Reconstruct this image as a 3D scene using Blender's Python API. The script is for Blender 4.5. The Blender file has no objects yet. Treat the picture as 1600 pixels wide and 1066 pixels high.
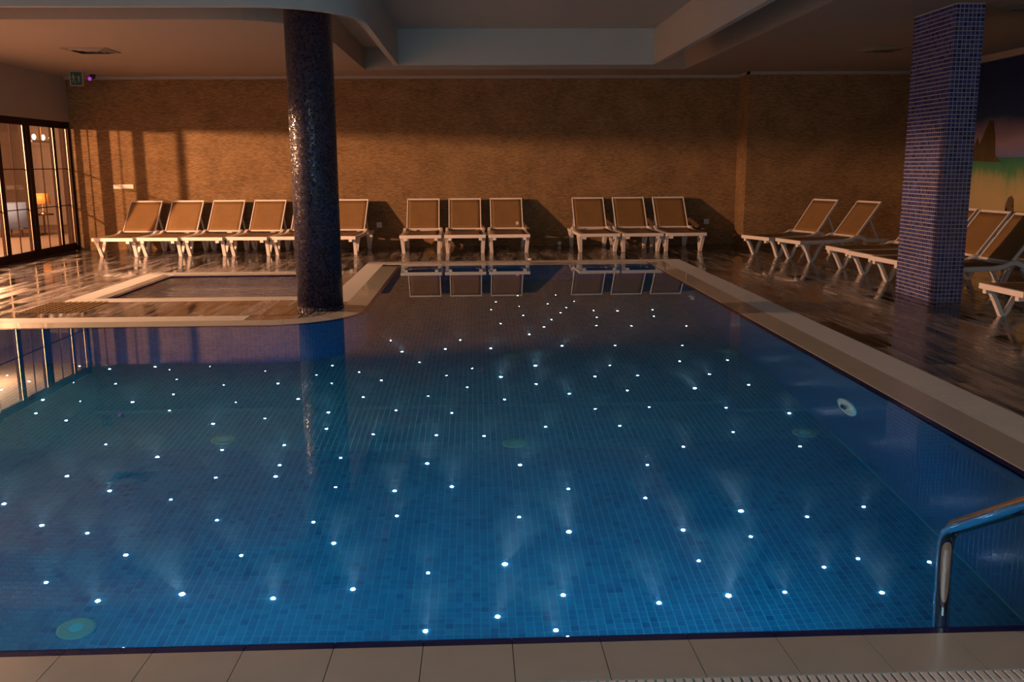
import bpy, bmesh, math, random
from mathutils import Vector, Matrix
random.seed(7)
SC = bpy.context.scene
COL = SC.collection
pi = math.pi

# ---------------------------------------------------------------- camera, world, lights, exposure
cd = bpy.data.cameras.new('camera'); cam = bpy.data.objects.new('camera', cd); COL.objects.link(cam)
P, YA, RO = math.radians(10.722), math.radians(2.188), -0.00629
right = Vector((math.cos(YA), -math.sin(YA), 0)); fwd = Vector((math.sin(YA)*math.cos(P), math.cos(YA)*math.cos(P), -math.sin(P)))
up = right.cross(fwd)
r2 = right*math.cos(RO) + up*math.sin(RO); u2 = up*math.cos(RO) - right*math.sin(RO)
M = Matrix((r2, u2, -fwd)).transposed().to_4x4(); M.translation = Vector((0, 0, 1.4))
cam.matrix_world = M
cd.sensor_width = 36; cd.lens = 1449/1600*36; cd.clip_start = 0.02
SC.camera = cam
SC.view_settings.view_transform = 'Standard'; SC.view_settings.look = 'None'
SC.view_settings.gamma = 1; SC.view_settings.use_curve_mapping = False
SC.view_settings.exposure = 0.0
SC.cycles.max_bounces = 10; SC.cycles.diffuse_bounces = 4; SC.cycles.glossy_bounces = 5
SC.cycles.transmission_bounces = 6; SC.cycles.transparent_max_bounces = 12; SC.cycles.volume_bounces = 0
SC.cycles.sample_clamp_indirect = 12.0; SC.cycles.use_denoising = True
SC.cycles.caustics_refractive = True; SC.cycles.caustics_reflective = True
wd = bpy.data.worlds.new('world'); SC.world = wd; wd.use_nodes = True
wd.node_tree.nodes['Background'].inputs[0].default_value = (0.02, 0.03, 0.05, 1)
wd.node_tree.nodes['Background'].inputs[1].default_value = 0.3

def light(name, kind, loc, power, color, size=0.05, target=None, spot=None, blend=0.5, sy=None):
    l = bpy.data.lights.new(name, kind); l.energy = power; l.color = color
    if kind == 'AREA':
        l.shape = 'RECTANGLE'; l.size = size; l.size_y = sy or size
    else:
        l.shadow_soft_size = size
    if kind == 'SPOT':
        l.spot_size = math.radians(spot); l.spot_blend = blend
    o = bpy.data.objects.new(name, l); COL.objects.link(o); o.location = loc
    if target is not None:
        o.rotation_euler = (Vector(target)-Vector(loc)).to_track_quat('-Z', 'Y').to_euler()
    return o

WARM = (1.0, 0.50, 0.25)
HALL = (-9.1, 9.8, 2.16)                      # bare wall lamp of the hall behind the glazed doors
light('hall_lamp_and_fill', 'POINT', HALL, 4100, WARM, 0.055)
light('hall_lamp_and_fill', 'POINT', (-9.6, 4.3, 2.2), 300, WARM, 0.3)  # second soft lamp added as fill, no fixture of its own
light('hall_end_light', 'POINT', (-9.6, 18.3, 2.1), 620, WARM, 0.06)
# cool fill added behind the camera; the front wall has no windows
light('cool_fill_light', 'AREA', (-1.0, -2.9, 1.5), 110, (0.74, 0.95, 1.0), 6.0, target=(-1.0, 6, 1.5), sy=1.6)
# unseen spots added by the near pool wall to light the blue floor
for lx, lp in ((-3.6, 70), (-1.2, 130), (1.0, 150)):
    light('underwater_fill_light', 'SPOT', (lx, 2.72, -0.35), lp, (0.10, 0.72, 1.0), 0.12, target=(lx*0.8, 6.5, -1.55), spot=110, blend=1.0)
# ---------------------------------------------------------------- helpers
class MB:
    def __init__(s): s.v = []; s.f = []; s.rnd = []
    def quad(s, *p, r=0.5):
        n = len(s.v); s.v += [tuple(q) for q in p]; s.f.append(tuple(range(n, n+len(p)))); s.rnd.append(r)
    def box(s, x0, x1, y0, y1, z0, z1, r=0.5, bottom=True):
        n = len(s.v)
        s.v += [(x0,y0,z0),(x1,y0,z0),(x1,y1,z0),(x0,y1,z0),(x0,y0,z1),(x1,y0,z1),(x1,y1,z1),(x0,y1,z1)]
        F = [(4,5,6,7),(0,1,5,4),(1,2,6,5),(2,3,7,6),(3,0,4,7)]
        if bottom: F.append((3,2,1,0))
        s.f += [tuple(n+i for i in f) for f in F]; s.rnd += [r]*len(F)
        return s
    def chbox(s, x0, x1, y0, y1, z0, z1, c=0.004):          # box with a chamfered top
        n = len(s.v)
        s.v += [(x0,y0,z0),(x1,y0,z0),(x1,y1,z0),(x0,y1,z0),(x0,y0,z1-c),(x1,y0,z1-c),(x1,y1,z1-c),(x0,y1,z1-c),
                (x0+c,y0+c,z1),(x1-c,y0+c,z1),(x1-c,y1-c,z1),(x0+c,y1-c,z1)]
        F = [(8,9,10,11),(4,5,9,8),(5,6,10,9),(6,7,11,10),(7,4,8,11),(0,1,5,4),(1,2,6,5),(2,3,7,6),(3,0,4,7),(3,2,1,0)]
        s.f += [tuple(n+i for i in f) for f in F]; s.rnd += [0.5]*len(F); return s
    def prism(s, poly, z0, z1, top=None):                    # polygon (ccw) extruded in z; z1 may be a list of heights
        n = len(s.v); k = len(poly)
        zt = z1 if isinstance(z1, (list, tuple)) else [z1]*k
        s.v += [(p[0], p[1], z0) for p in poly] + [(p[0], p[1], zt[i]) for i, p in enumerate(poly)]
        s.f.append(tuple(n+k+i for i in range(k))); s.f.append(tuple(n+k-1-i for i in range(k)))
        s.f += [(n+i, n+(i+1) % k, n+k+(i+1) % k, n+k+i) for i in range(k)]; s.rnd += [0.5]*(k+2); return s
    def sweep(s, path, w, h, side=None, closed=False):       # rectangular bar along a path; w along 'side', h across
        n0 = len(s.v); path = [Vector(p) for p in path]; k = len(path)
        for i, p in enumerate(path):
            a = path[max(i-1, 0)] if not closed else path[i-1]; b = path[min(i+1, k-1)] if not closed else path[(i+1) % k]
            t = (b-a).normalized(); sd = Vector(side) if side else Vector((1, 0, 0))
            sd = (sd - t*sd.dot(t)).normalized(); nn = t.cross(sd)
            for (u, v) in ((-1,-1),(1,-1),(1,1),(-1,1)):
                s.v.append(tuple(p + sd*u*w/2 + nn*v*h/2))
        m = k if closed else k-1
        for i in range(m):
            a = n0+4*i; b = n0+4*((i+1) % k)
            for j in range(4):
                s.f.append((a+j, a+(j+1) % 4, b+(j+1) % 4, b+j)); s.rnd.append(0.5)
        if not closed:
            s.f.append((n0+3, n0+2, n0+1, n0)); e = n0+4*(k-1); s.f.append((e, e+1, e+2, e+3)); s.rnd += [0.5]*2
        return s
    def tube(s, path, r, seg=10):
        n0 = len(s.v); path = [Vector(p) for p in path]; k = len(path); ref = Vector((0.13, 0.27, 0.95)).normalized(); prev = None
        for i, p in enumerate(path):
            t = (path[min(i+1, k-1)]-path[max(i-1, 0)]).normalized()
            a = prev if prev is not None else (ref if abs(ref.dot(t)) < 0.9 else Vector((1, 0, 0)))
            a = (a - t*a.dot(t)).normalized(); prev = a; b = t.cross(a); rr = r[i] if isinstance(r, (list, tuple)) else r
            for j in range(seg):
                th = 2*pi*j/seg; s.v.append(tuple(p+a*math.cos(th)*rr+b*math.sin(th)*rr))
        for i in range(k-1):
            for j in range(seg):
                a = n0+i*seg+j; b = n0+i*seg+(j+1) % seg; s.f.append((a, b, b+seg, a+seg)); s.rnd.append(0.5)
        s.f.append(tuple(n0+seg-1-j for j in range(seg))); s.f.append(tuple(n0+(k-1)*seg+j for j in range(seg))); s.rnd += [0.5]*2
        return s
    def lathe(s, prof, cx=0, cy=0, seg=24, axis='z'):        # profile [(r, z)]
        n0 = len(s.v); k = len(prof)
        for r, z in prof:
            for j in range(seg):
                th = 2*pi*j/seg; s.v.append((cx+r*math.cos(th), cy+r*math.sin(th), z))
        for i in range(k-1):
            for j in range(seg):
                a = n0+i*seg+j; b = n0+i*seg+(j+1) % seg; s.f.append((a, b, b+seg, a+seg)); s.rnd.append(0.5)
        s.f.append(tuple(n0+seg-1-j for j in range(seg))); s.f.append(tuple(n0+(k-1)*seg+j for j in range(seg))); s.rnd += [0.5]*2
        return s
    def xf(s, M):
        s.v = [tuple(M @ Vector(v)) for v in s.v]; return s
    def mesh(s, name, mat, off=(0, 0, 0), smooth=False):
        me = bpy.data.meshes.new(name)
        me.from_pydata([(a-off[0], b-off[1], c-off[2]) for a, b, c in s.v], [], s.f)
        if isinstance(mat, (list, tuple)):
            for m in mat: me.materials.append(m)
        else: me.materials.append(mat)
        at = me.attributes.new('rnd', 'FLOAT', 'FACE')
        for i, r in enumerate(s.rnd): at.data[i].value = r
        if smooth: me.polygons.foreach_set('use_smooth', [True]*len(me.polygons))
        me.update(); return me

def origin(o):
    p = Vector((0, 0, 0))
    while o is not None: p += o.location; o = o.parent
    return p
def tag(o, label=None, cat=None, group=None, kind=None):
    if label: o['label'] = label
    if cat: o['category'] = cat
    if group: o['group'] = group
    if kind: o['kind'] = kind
    return o
def empty(name, loc, label=None, cat=None, group=None, kind=None):
    o = bpy.data.objects.new(name, None); COL.objects.link(o); o.location = loc; o.empty_display_size = 0.1
    return tag(o, label, cat, group, kind)
def link(name, me, parent=None, loc=(0, 0, 0)):
    o = bpy.data.objects.new(name, me); COL.objects.link(o); o.location = loc
    if parent is not None: o.parent = parent
    return o
def part(name, mb, mat, parent=None, smooth=False, kind=None, label=None, bevel=0):
    """mb in world coordinates; the parent chain is unrotated while building"""
    off = origin(parent) if parent is not None else (0, 0, 0)
    o = link(name, mb.mesh(name, mat, off, smooth), parent)
    if kind: o['kind'] = kind
    if label: o['label'] = label
    if bevel:
        m = o.modifiers.new('b', 'BEVEL'); m.width = bevel; m.segments = 2; m.limit_method = 'ANGLE'
    return o
def copy_tree(o, parent=None):
    c = o.copy(); COL.objects.link(c); c.parent = parent
    for ch in list(o.children): copy_tree(ch, c)
    return c

# ---------------------------------------------------------------- materials
class NT:
    def __init__(s, name):
        s.m = bpy.data.materials.new(name); s.m.use_nodes = True; s.t = s.m.node_tree; s.t.nodes.clear()
        s.out = s.n('ShaderNodeOutputMaterial')
    def n(s, typ, ins=None, **kw):
        nd = s.t.nodes.new(typ)
        for k, v in kw.items(): setattr(nd, k, v)
        for k, v in (ins or {}).items():
            if hasattr(v, 'default_value') or isinstance(v, bpy.types.NodeSocket): s.t.links.new(v, nd.inputs[k])
            else: nd.inputs[k].default_value = v
        return nd
    def math(s, op, a, b=0.0, c=None):
        ins = {0: a, 1: b}
        if c is not None: ins[2] = c
        return s.n('ShaderNodeMath', ins, operation=op).outputs[0]
    def ramp(s, fac, stops, interp='LINEAR'):
        r = s.n('ShaderNodeValToRGB', {0: fac}); r.color_ramp.interpolation = interp; e = r.color_ramp.elements
        while len(e) > 1: e.remove(e[-1])
        e[0].position = stops[0][0]; e[0].color = (*stops[0][1], 1)
        for p, c in stops[1:]:
            q = e.new(p); q.color = (*c, 1)
        return r.outputs[0]
    def mix(s, f, a, b, mode='MIX'):
        m = s.n('ShaderNodeMix', data_type='RGBA', blend_type=mode)
        for i, v in ((0, f), (6, a), (7, b)):
            if isinstance(v, bpy.types.NodeSocket): s.t.links.new(v, m.inputs[i])
            else: m.inputs[i].default_value = (*v, 1) if isinstance(v, tuple) and len(v) == 3 else v
        return m.outputs[2]
    def pos(s): return s.n('ShaderNodeNewGeometry').outputs['Position']
    def sep(s, v): return s.n('ShaderNodeSeparateXYZ', {0: v}).outputs
    def comb(s, x, y, z): return s.n('ShaderNodeCombineXYZ', {0: x, 1: y, 2: z}).outputs[0]
    def noise(s, v, scale, detail=4, rough=0.55):
        return s.n('ShaderNodeTexNoise', {'Vector': v, 'Scale': scale, 'Detail': detail, 'Roughness': rough})
    def bump(s, h, strength=0.3, dist=0.01):
        return s.n('ShaderNodeBump', {'Height': h, 'Strength': strength, 'Distance': dist}).outputs[0]
    def pbr(s, color, rough=0.5, normal=None, **kw):
        b = s.n('ShaderNodeBsdfPrincipled')
        for k, v in dict(**{'Base Color': color, 'Roughness': rough}, **kw).items():
            if isinstance(v, bpy.types.NodeSocket): s.t.links.new(v, b.inputs[k])
            else: b.inputs[k].default_value = (*v, 1) if isinstance(v, tuple) and len(v) == 3 else v
        if normal is not None: s.t.links.new(normal, b.inputs['Normal'])
        s.t.links.new(b.outputs[0], s.out.inputs[0]); return s.m

def plain(name, color, rough=0.5, var=0.08, scale=6.0, bump=0.0, **kw):
    t = NT(name); p = t.pos(); nz = t.noise(p, scale)
    c = t.mix(nz.outputs[0], tuple(x*(1-var) for x in color), tuple(min(1, x*(1+var)) for x in color))
    nm = t.bump(t.noise(p, scale*20).outputs[0], bump, 0.004) if bump else None
    return t.pbr(c, rough, nm, **kw)

def tiles(name, ax, pitch, stops, grout, rough=0.15, gw=0.045, jit=0.0, cyl=None, ggrout=0.6, off=(0, 0), flat=False):
    """square mosaic in world space; ax = two axis letters, or cyl=(cx, cy, r) for a column. flat: colour per tile only"""
    t = NT(name); p = t.pos(); x, y, z = t.sep(p)[0:3]
    D = {'x': x, 'y': y, 'z': z}
    if cyl:
        u = t.math('MULTIPLY', t.math('ARCTAN2', t.math('SUBTRACT', y, cyl[1]), t.math('SUBTRACT', x, cyl[0])), cyl[2]); v = z
    elif ax == 'any':
        # vertical walls facing either way: slide along x + y
        u = t.math('ADD', x, y); v = z
    else: u, v = D[ax[0]], D[ax[1]]
    u = t.math('DIVIDE', t.math('SUBTRACT', u, off[0]), pitch); v = t.math('DIVIDE', t.math('SUBTRACT', v, off[1]), pitch)
    fu, fv = t.math('FLOOR', u), t.math('FLOOR', v)
    wn = t.n('ShaderNodeTexWhiteNoise', {0: t.comb(fu, fv, 0.5)}, noise_dimensions='3D')
    col = t.ramp(wn.outputs[0], stops, 'CONSTANT')
    big = t.noise(p, 0.8, 2); col = t.mix(0.25, col, t.ramp(big.outputs[0], [(0.3, (0.75,)*3), (0.7, (1.2,)*3)]), 'MULTIPLY')
    def edge(a):
        f = t.math('SUBTRACT', a, t.math('FLOOR', a)); return t.math('MINIMUM', f, t.math('SUBTRACT', 1.0, f))
    e = t.math('MINIMUM', edge(u), edge(v))
    if flat: g = 0.0
    else: g = t.math('LESS_THAN', e, gw)
    c = col if flat else t.mix(g, col, grout)
    rg = rough if flat else t.math('ADD', t.math('MULTIPLY', g, ggrout-rough), rough)
    nm = None
    if not flat:
        h = t.n('ShaderNodeMapRange', {0: e, 1: 0.0, 2: gw*2.2, 3: 0.0, 4: 1.0}).outputs[0]
        nm = t.bump(h, 0.5, pitch*0.06)
    if jit:
        w2 = t.n('ShaderNodeTexWhiteNoise', {0: t.comb(fu, fv, 3.5)}, noise_dimensions='3D').outputs[1]
        dv = t.n('ShaderNodeVectorMath', {0: w2, 1: (0.5, 0.5, 0.5)}, operation='SUBTRACT').outputs[0]
        dv = t.n('ShaderNodeVectorMath', {0: dv, 1: (jit*0.3, jit*0.3, jit)}, operation='MULTIPLY').outputs[0]
        base = nm if nm is not None else t.n('ShaderNodeNewGeometry').outputs['Normal']
        dv = t.n('ShaderNodeVectorMath', {0: base, 1: dv}, operation='ADD').outputs[0]
        nm = t.n('ShaderNodeVectorMath', {0: dv}, operation='NORMALIZE').outputs[0]
    return t.pbr(c, rg, nm)

# pool mosaic: 42 mm tiles
TP = 0.042
BL = [(0, (0.008, 0.135, 0.30)), (0.35, (0.01, 0.15, 0.32)), (0.6, (0.008, 0.12, 0.28)), (0.8, (0.012, 0.165, 0.34)), (0.95, (0.006, 0.095, 0.24))]
GROUT = (0.05, 0.33, 0.44)
m_pool_floor = tiles('pool_floor_mosaic', 'xy', TP, BL, GROUT, 0.3, gw=0.06)
m_pool_tile = tiles('pool_tile_glaze', 'xy', TP, BL, GROUT, 0.3, flat=True)
m_pool_grout = plain('pool_grout', GROUT, 0.8)
m_pool_wall = tiles('pool_wall_mosaic_shaded', 'any', TP, [(a, (b[0]*0.7, b[1]*0.55, b[2]*0.85)) for a, b in BL], (0.04, 0.2, 0.32), 0.3)  # same tile as the floor, dimmer light on the walls put into the colour
m_navy = plain('edge_tile_navy', (0.012, 0.016, 0.12), 0.15, 0.2, 20)
m_kid_floor = tiles('wading_pool_mosaic', 'xy', TP, [(0, (0.06, 0.1, 0.3)), (0.5, (0.05, 0.08, 0.24)), (0.8, (0.09, 0.14, 0.36))], (0.2, 0.22, 0.32), 0.3)
PB = [(0, (0.05, 0.065, 0.25)), (0.3, (0.04, 0.05, 0.21)), (0.55, (0.08, 0.09, 0.29)), (0.85, (0.025, 0.03, 0.14))]
m_pillar_tile = tiles('pillar_tile_glaze', 'any', 0.0415, PB, (0, 0, 0), 0.12, flat=True, off=(13.87, 0))
m_pillar_grout = plain('pillar_grout', (0.42, 0.4, 0.43), 0.8)
m_col = tiles('column_mosaic', 'z', 0.0175, [(0, (0.02, 0.018, 0.05)), (0.4, (0.028, 0.024, 0.1)), (0.6, (0.012, 0.012, 0.03)), (0.78, (0.07, 0.045, 0.05)), (0.86, (0.002, 0.002, 0.003))],
              (0.03, 0.027, 0.035), 0.2, gw=0.07, jit=0.5, cyl=(-1.57, 9.31, 0.225))

def mat_deck():
    t = NT('deck_plank_tile'); p = t.pos(); x, y, z = t.sep(p)[0:3]
    r = t.n('ShaderNodeAttribute', attribute_name='rnd').outputs['Fac']
    xs = t.math('ADD', t.math('MULTIPLY', x, 9.0), t.math('MULTIPLY', r, 60.0))
    ys = t.math('ADD', t.math('MULTIPLY', y, 1.1), t.math('MULTIPLY', r, 37.0))
    v = t.comb(xs, ys, 0.0)
    n1 = t.noise(v, 1.0, 6, 0.6).outputs[0]; n2 = t.noise(t.comb(t.math('MULTIPLY', xs, 5), ys, 1.0), 1.3, 4).outputs[0]
    f = t.math('ADD', t.math('MULTIPLY', n1, 0.7), t.math('MULTIPLY', n2, 0.3))
    f = t.math('ADD', f, t.math('MULTIPLY', t.math('SUBTRACT', r, 0.5), 0.16))
    c = t.ramp(f, [(0.38, (0.02, 0.02, 0.022)), (0.46, (0.075, 0.072, 0.077)), (0.54, (0.17, 0.16, 0.165)), (0.68, (0.35, 0.32, 0.32))])
    ro = t.n('ShaderNodeMapRange', {0: f, 1: 0.4, 2: 0.62, 3: 0.05, 4: 0.3}).outputs[0]
    return t.pbr(c, ro, t.bump(n2, 0.05, 0.002), **{'Specular IOR Level': 0.42})
m_deck = mat_deck()
m_joint = plain('tile_joint', (0.07, 0.06, 0.055), 0.8)

def mat_lip():
    t = NT('lip_stone'); p = t.pos()
    n = t.noise(p, 7, 5).outputs[0]
    c = t.mix(n, (0.36, 0.39, 0.38), (0.45, 0.48, 0.48))
    return t.pbr(c, 0.35, t.bump(t.noise(p, 120).outputs[0], 0.08, 0.001), **{'Coat Weight': 0.6, 'Coat Roughness': 0.06, 'Coat IOR': 1.33})
m_lip = mat_lip()
m_grate = plain('grate_plastic', (0.68, 0.7, 0.72), 0.4)
m_channel = plain('gutter_channel', (0.22, 0.2, 0.18), 0.7)

def mat_stonewall():
    t = NT('split_stone_cladding'); p = t.pos(); x, y, z = t.sep(p)[0:3]
    v = t.comb(t.math('ADD', x, y), z, 0.0)
    br = t.n('ShaderNodeTexBrick', {'Vector': v, 'Color1': (0, 0, 0, 1), 'Color2': (1, 1, 1, 1), 'Mortar': (0, 0, 0, 1), 'Scale': 1.0,
             'Mortar Size': 0.001, 'Mortar Smooth': 0.2, 'Bias': 0.0, 'Brick Width': 0.06, 'Row Height': 0.011}, offset=0.37)
    n1 = t.noise(v, 2.2, 5).outputs[0]; n2 = t.noise(v, 150, 2, 0.7).outputs[0]
    f = t.math('ADD', t.math('MULTIPLY', br.outputs[0], 0.25), t.math('ADD', t.math('MULTIPLY', n1, 0.35), t.math('MULTIPLY', n2, 0.5)))
    c = t.ramp(f, [(0.3, (0.11, 0.065, 0.028)), (0.5, (0.27, 0.16, 0.075)), (0.72, (0.48, 0.3, 0.15))])
    # cladding panels 0.6 m wide: faint upright joints
    q = t.math('FRACT', t.math('DIVIDE', t.math('ADD', x, y), 0.6)); j = t.math('LESS_THAN', q, 0.006)
    c = t.mix(t.math('MULTIPLY', j, 0.4), c, (0.1, 0.07, 0.04))
    h = t.math('ADD', t.math('MULTIPLY', br.outputs[0], 0.7), t.math('MULTIPLY', n2, 0.8))
    return t.pbr(c, 0.85, t.bump(h, 0.9, 0.012))
m_stone = mat_stonewall()
m_hall = plain('hall_paint', (0.24, 0.19, 0.17), 0.7, 0.05, 1.5)
m_plaster = plain('plaster_paint', (0.36, 0.325, 0.305), 0.7, 0.03, 1.5)
m_coffer = plain('coffer_paint', (0.44, 0.46, 0.46), 0.65, 0.03, 1.5)
m_white = plain('white_resin', (0.83, 0.77, 0.77), 0.42, 0.04, 8)
m_darkwood = plain('dark_stained_wood', (0.03, 0.012, 0.008), 0.55, 0.3, 9, IOR=1.2)
m_brass = plain('brass_strip', (0.6, 0.42, 0.25), 0.3, 0.05, Metallic=1.0)
m_strip = plain('glint_strip_metal', (0.35, 0.28, 0.22), 0.4, 0.05, Metallic=1.0)
m_chrome = plain('polished_steel', (0.75, 0.75, 0.76), 0.06, 0.02, Metallic=1.0)
m_black = plain('black_plastic', (0.02, 0.02, 0.02), 0.4)
m_socket = plain('socket_plastic', (0.75, 0.72, 0.68), 0.4)

def mat_sling():
    t = NT('sling_mesh'); tc = t.n('ShaderNodeTexCoord').outputs['Object']
    w = t.n('ShaderNodeTexWave', {'Vector': tc, 'Scale': 60.0, 'Distortion': 0.3, 'Detail': 1.0}, wave_type='BANDS', bands_direction='Y')
    n = t.noise(tc, 5).outputs[0]
    c = t.mix(w.outputs[1], (0.21, 0.118, 0.045), (0.27, 0.155, 0.062)); c = t.mix(0.25, c, t.ramp(n, [(0.3, (0.6,)*3), (0.7, (1.25,)*3)]), 'MULTIPLY')
    return t.pbr(c, 0.7, t.bump(w.outputs[1], 0.15, 0.002))
m_sling = mat_sling()

def mat_glass(name, tint=(0.95, 0.93, 0.9)):
    t = NT(name); fc = t.n('ShaderNodeLayerWeight', {0: 0.5}).outputs['Facing']; fr = t.math('ADD', t.math('MULTIPLY', t.math('POWER', fc, 5.0), 0.9), 0.04)
    a = t.n('ShaderNodeBsdfTransparent', {0: (*tint, 1)}).outputs[0]; b = t.n('ShaderNodeBsdfGlossy', {'Roughness': 0.01}).outputs[0]
    t.t.links.new(t.n('ShaderNodeMixShader', {0: fr, 1: a, 2: b}).outputs[0], t.out.inputs[0]); return t.m
m_glass = mat_glass('window_glass')

def mat_water(name, tint, rip=0.0):
    t = NT(name)
    b = t.n('ShaderNodeBsdfGlass', {'Color': (*tint, 1), 'Roughness': 0.0, 'IOR': 1.33})
    if rip: t.t.links.new(t.bump(t.noise(t.pos(), 9.0, 3).outputs[0], rip, 0.05), b.inputs['Normal'])
    t.t.links.new(b.outputs[0], t.out.inputs[0]); return t.m
m_water = mat_water('pool_water', (0.8, 0.97, 1.0))
m_water2 = mat_water('wading_pool_water', (0.9, 0.97, 1.0), 0.35)

def emit(name, color, strength):
    t = NT(name); b = t.n('ShaderNodeEmission', {0: (*color, 1), 1: strength})
    t.t.links.new(b.outputs[0], t.out.inputs[0]); return t.m

# ---------------------------------------------------------------- dimensions
XL, XR, YB, YBR, YF = -6.88, 7.4, 16.45, 15.86, -3.0      # room
ZC, ZT = 2.914, 3.26                                      # soffit and coffer ceiling
PX0, PX1, PY0, PY1 = -5.5, 2.49, 2.605, 13.3              # main pool inner edge
NX, NY, NR = -1.08, 8.33, 0.9                             # inner corner of the L
ZW, ZF = -0.012, -1.55
LW, GW_ = 0.27, 0.29                                      # lip and grating widths
def arc(cx, cy, r, a0, a1, n):
    return [(cx+r*math.cos(math.radians(a0+(a1-a0)*i/n)), cy+r*math.sin(math.radians(a0+(a1-a0)*i/n))) for i in range(n+1)]
ACX, ACY = NX-NR, NY+NR
def pool_outline(o, n=14):      # o: outward offset; counter-clockwise
    return [(PX0-o, PY0-o), (PX1+o, PY0-o), (PX1+o, PY1+o), (NX-o, PY1+o)] + \
           [(x, y) for x, y in arc(ACX, ACY, NR-o, 0, -90, n)] + [(PX0-o, NY+o)]

# ================================================================ SETTING
# ---- walls
w = MB()
w.quad((XL, YB, -0.1), (4.6, YB, -0.1), (4.6, YB, ZC), (XL, YB, ZC))
w.quad((4.6, YB, -0.1), (4.6, YBR, -0.1), (4.6, YBR, ZC), (4.6, YB, ZC))
w.quad((4.6, YBR, -0.1), (XR, YBR, -0.1), (XR, YBR, ZC), (4.6, YBR, ZC))
w.quad((XR, YBR, -0.1), (XR, YB+0.2, -0.1), (XR, YB+0.2, ZC), (XR, YBR, ZC))
w.quad((XR, YB+0.2, -0.1), (XL, YB+0.2, -0.1), (XL, YB+0.2, ZC), (XR, YB+0.2, ZC))
wb = tag(part('wall_back', w, m_stone), kind='structure')
m_w = MB(); m_w.box(XR, XR+0.2, YF, YBR, -0.1, 3.4); part('wall_right', m_w, m_plaster)['kind'] = 'structure'
m_w = MB(); m_w.box(XL-0.2, XR+0.2, YF-0.2, YF, -0.1, 3.4); part('wall_front', m_w, m_plaster)['kind'] = 'structure'
OP0, ZL = 4.6, 2.17                                       # glazed front of the hall runs from OP0 to the corner
m_w = MB(); m_w.box(XL-0.18, XL, YF, OP0, -0.1, 3.4); m_w.box(XL-0.18, XL, OP0, YB+0.2, ZL, 3.4)
part('wall_left', m_w, m_plaster)['kind'] = 'structure'
# crown strip along the top of the cladding
c_ = MB(); c_.box(XL, 4.6, YB-0.05, YB-0.002, ZC-0.05, ZC-0.001); part('trim_1', c_, m_plaster)['kind'] = 'structure'
c_ = MB(); c_.box(4.55, XR-0.05, YBR-0.05, YBR-0.002, ZC-0.05, ZC-0.001); c_.box(4.55, 4.598, YBR-0.05, YB-0.05, ZC-0.05, ZC-0.001)
part('trim_2', c_, m_plaster)['kind'] = 'structure'
c_ = MB(); c_.box(XR-0.05, XR-0.002, YF, YBR, ZC-0.09, ZC-0.001); part('trim_3', c_, m_plaster)['kind'] = 'structure'

# ---- ceiling: soffit with an L-shaped opening, coffer slab above, suspended fascia ring
OX0, OX1, OY0, OY1, OYL = -6.3, 3.42, 1.6, 15.42, 10.22
def outer_outline(n=6):
    return [(OX0, OY0), (OX1, OY0), (OX1, OY1), (-1.73, OY1)] + arc(-2.73, OYL+1.0, 1.0, 0, -90, 10) + [(OX0, OYL)]
bm = bmesh.new()
ring_pts = outer_outline()
ov = [bm.verts.new((x, y, ZC)) for x, y in ring_pts]
bv = [bm.verts.new((x, y, ZC)) for x, y in [(XL, YF), (XR, YF), (XR, YB), (XL, YB)]]
oe = [bm.edges.new((ov[i], ov[(i+1) % len(ov)])) for i in range(len(ov))]
be = [bm.edges.new((bv[i], bv[(i+1) % 4])) for i in range(4)]
bmesh.ops.triangle_fill(bm, use_beauty=True, use_dissolve=False, edges=oe+be)
for f in list(bm.faces):
    c = f.calc_center_median()
    # drop faces that fall inside the opening
    ins = False; k = len(ring_pts)
    for i in range(k):
        (xa, ya), (xb, yb) = ring_pts[i], ring_pts[(i+1) % k]
        if (ya > c.y) != (yb > c.y) and c.x < (xb-xa)*(c.y-ya)/(yb-ya)+xa: ins = not ins
    if ins: bm.faces.remove(f)
for f in bm.faces:
    if f.normal.z > 0: f.normal_flip()
up_v = [bm.verts.new((x, y, ZT)) for x, y in ring_pts]
for i in range(len(ov)):
    j = (i+1) % len(ov); bm.faces.new((ov[i], ov[j], up_v[j], up_v[i]))
me = bpy.data.meshes.new('ceiling'); bm.to_mesh(me); bm.free(); me.materials.append(m_plaster)
ceil = link('ceiling', me); ceil['kind'] = 'structure'
cb = MB(); cb.box(XL-0.18, XR+0.2, YF-0.2, YB+0.2, ZT, ZT+0.12); part('coffer_slab', cb, m_coffer, ceil)
# fascia ring that mirrors the pool edge
ZR = 2.775
def ring_outline(o):
    return [(-5.55-o, 2.5-o), (2.52+o, 2.5-o), (2.52+o, 13.38+o), (-1.04-o, 13.38+o)] + arc(-1.04-0.95, 8.55+0.95, 0.95-o, 0, -90, 14) + [(-5.55-o, 8.55+o)]
ro, ri = ring_outline(0.07), ring_outline(0.0)
fb = MB(); k = len(ri)
for i in range(k):
    j = (i+1) % k
    a, b, c, d = ri[i], ri[j], ro[j], ro[i]
    fb.quad((*a, ZR), (*b, ZR), (*b, ZT), (*a, ZT)); fb.quad((*d, ZT), (*c, ZT), (*c, ZR), (*d, ZR)); fb.quad((*d, ZR), (*c, ZR), (*b, ZR), (*a, ZR))
part('coffer_fascia', fb, m_coffer, ceil)

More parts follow.
